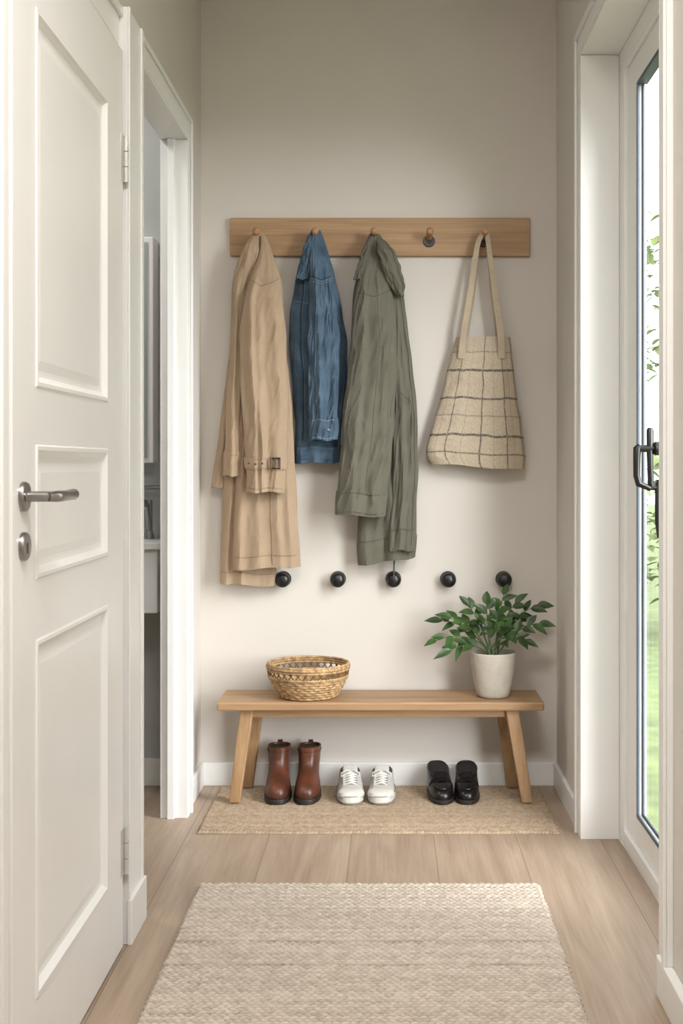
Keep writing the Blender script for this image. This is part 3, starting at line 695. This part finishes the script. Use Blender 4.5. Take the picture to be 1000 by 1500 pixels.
def sneaker(cx,yt,ang):
    g=group('canvas_sneaker',(cx,yt+.12,.05)); S=1.12
    mb=MB()
    R=[(.02,.002,.238,.043,.034,0),(.034,.001,.238,.0435,.034,0),(.041,.008,.238,.042,.034,0),(.046,.022,.238,.040,.034,0),(.050,.040,.238,.038,.034,.0),(.055,.062,.238,.036,.034,0),
       (.060,.084,.238,.035,.034,0),(.066,.100,.238,.034,.034,.002),(.072,.110,.239,.034,.033,.004),(.074,.113,.236,.032,.030,.004)]
    mb.loft([shoe_ring(*r) for r in R],0,(True,False))
    mb.loft([shoe_ring(*r) for r in [(.074,.113,.236,.032,.030,.004),(.066,.116,.234,.031,.029,.003),(.035,.09,.23,.030,.028,0)]],1)
    place(mb,cx,yt,ang,S); mb.build('canvas_upper',[M_canvas,M_in],g,angle=60)
    mb=MB()
    mb.loft([shoe_ring(*r) for r in [(.0,-.004,.242,.046,.036),(.003,-.007,.244,.049,.038),(.024,-.005,.243,.048,.037),(.028,-.002,.241,.045,.0355)]])
    mb.loft([shoe_ring(*r) for r in [(.026,-.002,.09,.045,.04),(.038,.001,.07,.044,.036),(.045,.012,.062,.039,.03),(.049,.028,.055,.024,.018)]])
    place(mb,cx,yt,ang,S); mb.build('rubber_sole',M_rub,g,angle=45)
    mb=MB()
    mb.tube([(p.x*1.02,p.y-(.001 if p.y<.12 else -.001),p.z) for p in shoe_ring(.0275,-.0035,.2415,.0465,.0362)],.0013,6,mi=0,closed=True)
    mb.tube([(p.x*1.01,p.y-(.001 if p.y<.12 else -.001),p.z) for p in shoe_ring(.006,-.007,.244,.049,.038)],.0016,6,mi=0,closed=True)
    for k in range(6):
        f=k/5; y=.056+f*.060; z=.0585+f*.026
        w=.019
        mb.tube([(-w,y+.004,z-.005),(-w*.5,y,z),(0,y-.001,z+.0025),(w*.5,y,z),(w,y+.004,z-.005)],.0024,8,mi=1)
        if k<5: mb.tube([(-w,y+.004,z-.004),(0,y+.005,z+.004),(w,y+.015,z+.002)],.0022,8,mi=1)
    for sg in (-1,1):
        mb.tube([(0,.112,.088),(sg*.012,.104,.093),(sg*.028,.098,.085),(sg*.030,.098,.072),(sg*.014,.105,.078),(0,.112,.087)],.0019,8,mi=1)
    for k in range(5):
        f=k/4
        for sg in (-1,1): mb.lathe((sg*.0225,.062+f*.055,.0535+f*.022),(sg*.5,-.6,.6),[(.0028,-.001),(.0028,.0015)],10,mi=2)
    mb.loft([shoe_ring(*r) for r in [(.055,.085,.104,.020,.020),(.078,.106,.116,.022,.022),(.098,.120,.127,.023,.023),(.103,.123,.128,.020,.020),(.105,.125,.127,.012,.012)]],3)
    for sg in (-1,1):
        mb.tube([(sg*.0215,.058+.06*f,.053+.026*f) for f in np.linspace(0,1,8)],.0042,8,mi=3,flat=1.0)
    mb.tube([(x,.237-(x/.03)**2*.012,.062) for x in np.linspace(-.02,.02,9)],.004,8,mi=3)
    place(mb,cx,yt,ang,S); mb.build('laces_and_tongue',[M_stripe,M_lace,M_eye,M_canvas],g)
sneaker(-.137,4.205,math.radians(3)); sneaker(-.026,4.205,math.radians(-2))
def loafer(cx,yt,ang):
    g=group('black_loafer',(cx,yt+.12,.05)); S=1.12
    mb=MB()
    R=[(.014,.003,.236,.040,.033,0),(.024,.002,.237,.0415,.034,0),(.034,.006,.238,.041,.034,0),(.042,.016,.238,.0395,.034,0),(.049,.033,.238,.038,.034,0),
       (.056,.056,.238,.036,.034,.001),(.063,.080,.239,.035,.034,.003),(.071,.100,.240,.034,.034,.007),(.078,.112,.241,.033,.034,.011),(.080,.115,.241,.032,.033,.012)]
    mb.loft([shoe_ring(*r) for r in R],0,(True,False))
    mb.loft([shoe_ring(*r) for r in [(.080,.115,.241,.032,.033,.012),(.074,.118,.237,.029,.030,.011),(.028,.11,.23,.028,.028,.002)]],1)
    mb.tube(shoe_ring(.0805,.115,.241,.032,.033,.012),.0026,8,mi=0,closed=True)
    place(mb,cx,yt,ang,S); mb.build('upper',[M_blk,M_blkin],g,angle=60)
    mb=MB()
    mb.loft([shoe_ring(*r) for r in [(.0,-.001,.24,.040,.034),(.002,-.004,.241,.044,.037),(.011,-.004,.241,.044,.037),(.014,-.001,.239,.042,.035)]])
    place(mb,cx,yt,ang,S); mb.build('sole',M_sole,g,angle=30)
    mb=MB()
    # raised moccasin seam, saddle strap, tongue
    mb.tube([(.029*math.sin(a),.072-.052*math.cos(a),.048+.009*(1-math.cos(a))) for a in np.linspace(-1.45,1.45,25)],.0020,6)
    for dy in np.linspace(-.007,.007,6):
        mb.tube([(.0375*math.sin(a),.086+dy,.030+.0375*math.cos(a)+dy*.35) for a in np.linspace(-1.2,1.2,21)],.0026,6)
    mb.loft([shoe_ring(*r) for r in [(.058,.088,.112,.020,.020),(.074,.104,.116,.021,.021),(.084,.115,.122,.018,.018),(.087,.118,.121,.010,.010)]])
    place(mb,cx,yt,ang,S); mb.build('strap_and_seam',M_blk,g)
loafer(.178,4.205,math.radians(4)); loafer(.272,4.205,math.radians(-3))

# ------------------------------------------------------------ OUTSIDE
boxes('lawn', [(.8,30,-15,40,-.3,-.15)], M_lawn)
def bush(mb, c, rx, ry, rz, n, seed):
    rr=random.Random(seed); global ml; ml=mb
    for i in range(n):
        d=Vector((rr.gauss(0,1),rr.gauss(0,1),rr.gauss(0,1))).normalized()*rr.uniform(.55,1)
        p=Vector((c[0]+d.x*rx,c[1]+d.y*ry,c[2]+d.z*rz))
        leaf(p,Vector((rr.uniform(-1,1),rr.uniform(-1,1),rr.uniform(-.2,.8))),rr.uniform(.1,.2),.045)
gs=group('garden_shrub',(2.2,9.5,-.15))
m1=MB(); bush(m1,(2.2,9.5,.65),.8,1.0,.6,450,1); m1.build('foliage',M_out,gs,angle=60)
m1=MB(); m1.tube([(2.2,9.5,-.149),(2.2,9.5,.6)],.03,8); m1.build('stem',M_stem,gs)
gt=group('garden_tree',(3.3,13,-.15))
m2=MB(); bush(m2,(3.3,13,2.8),1.5,1.5,1.1,650,2); m2.build('foliage',M_out,gt,angle=60)
mt=MB(); mt.tube([(3.6,13,-.149),(3.5,13,2.5)],.08,10); mt.build('trunk', M_sole, gt)

# ------------------------------------------------------------ LIGHT
w=D.worlds.new('sky'); bpy.context.scene.world=w; w.use_nodes=True
bg=w.node_tree.nodes['Background']; bg.inputs['Color'].default_value=(.95,.975,1,1); bg.inputs['Strength'].default_value=3.4
def sun(name, dirv, e, ang, col):
    l=D.lights.new(name,'SUN'); l.energy=e; l.angle=math.radians(ang); l.color=col
    o=D.objects.new(name,l); COL.objects.link(o); o.location=(3,1,4); o.rotation_euler=Vector(dirv).to_track_quat('-Z','Y').to_euler()
sun('overcast_daylight', (-.70,.66,-.26), 16, 60, (.98,.985,1))
def fill_light(name, x,y,size,e,col=(1,.99,.975)):  # added fill light with an invented ceiling fixture around it
    g=group(name,(x,y,ZC))
    mb=MB(); mb.lathe((x,y,ZC),(0,0,-1),[(size*.5+.02,0),(size*.5+.02,.03),(size*.5,.03),(size*.5,.015)],40); mb.build('added_housing',M_white,g)
    l=D.lights.new('fill_disk','AREA'); l.shape='DISK'; l.size=size; l.energy=e; l.color=col
    o=D.objects.new('fill_disk',l); COL.objects.link(o); o.parent=g; o.location=(0,0,-.035)
fill_light('fill_light',0,1.0,.8,57)  # unseen, added behind the camera as front fill for the hall
fill_light('bathroom_fill_light',-1.4,3.7,.35,13)  # unseen, added to brighten the room beyond the opening

cam=D.cameras.new('camera'); co=D.objects.new('camera',cam); COL.objects.link(co)
co.location=(0,0,CAMH); co.rotation_euler=(math.radians(90),0,0)
cam.lens=36*F/1500; cam.sensor_width=36; cam.shift_x=(500-570)/1500; cam.shift_y=-(750-680)/1500; cam.clip_start=.05
bpy.context.scene.camera=co
vs=bpy.context.scene.view_settings; vs.view_transform='Standard'; vs.look='None'; vs.exposure=0
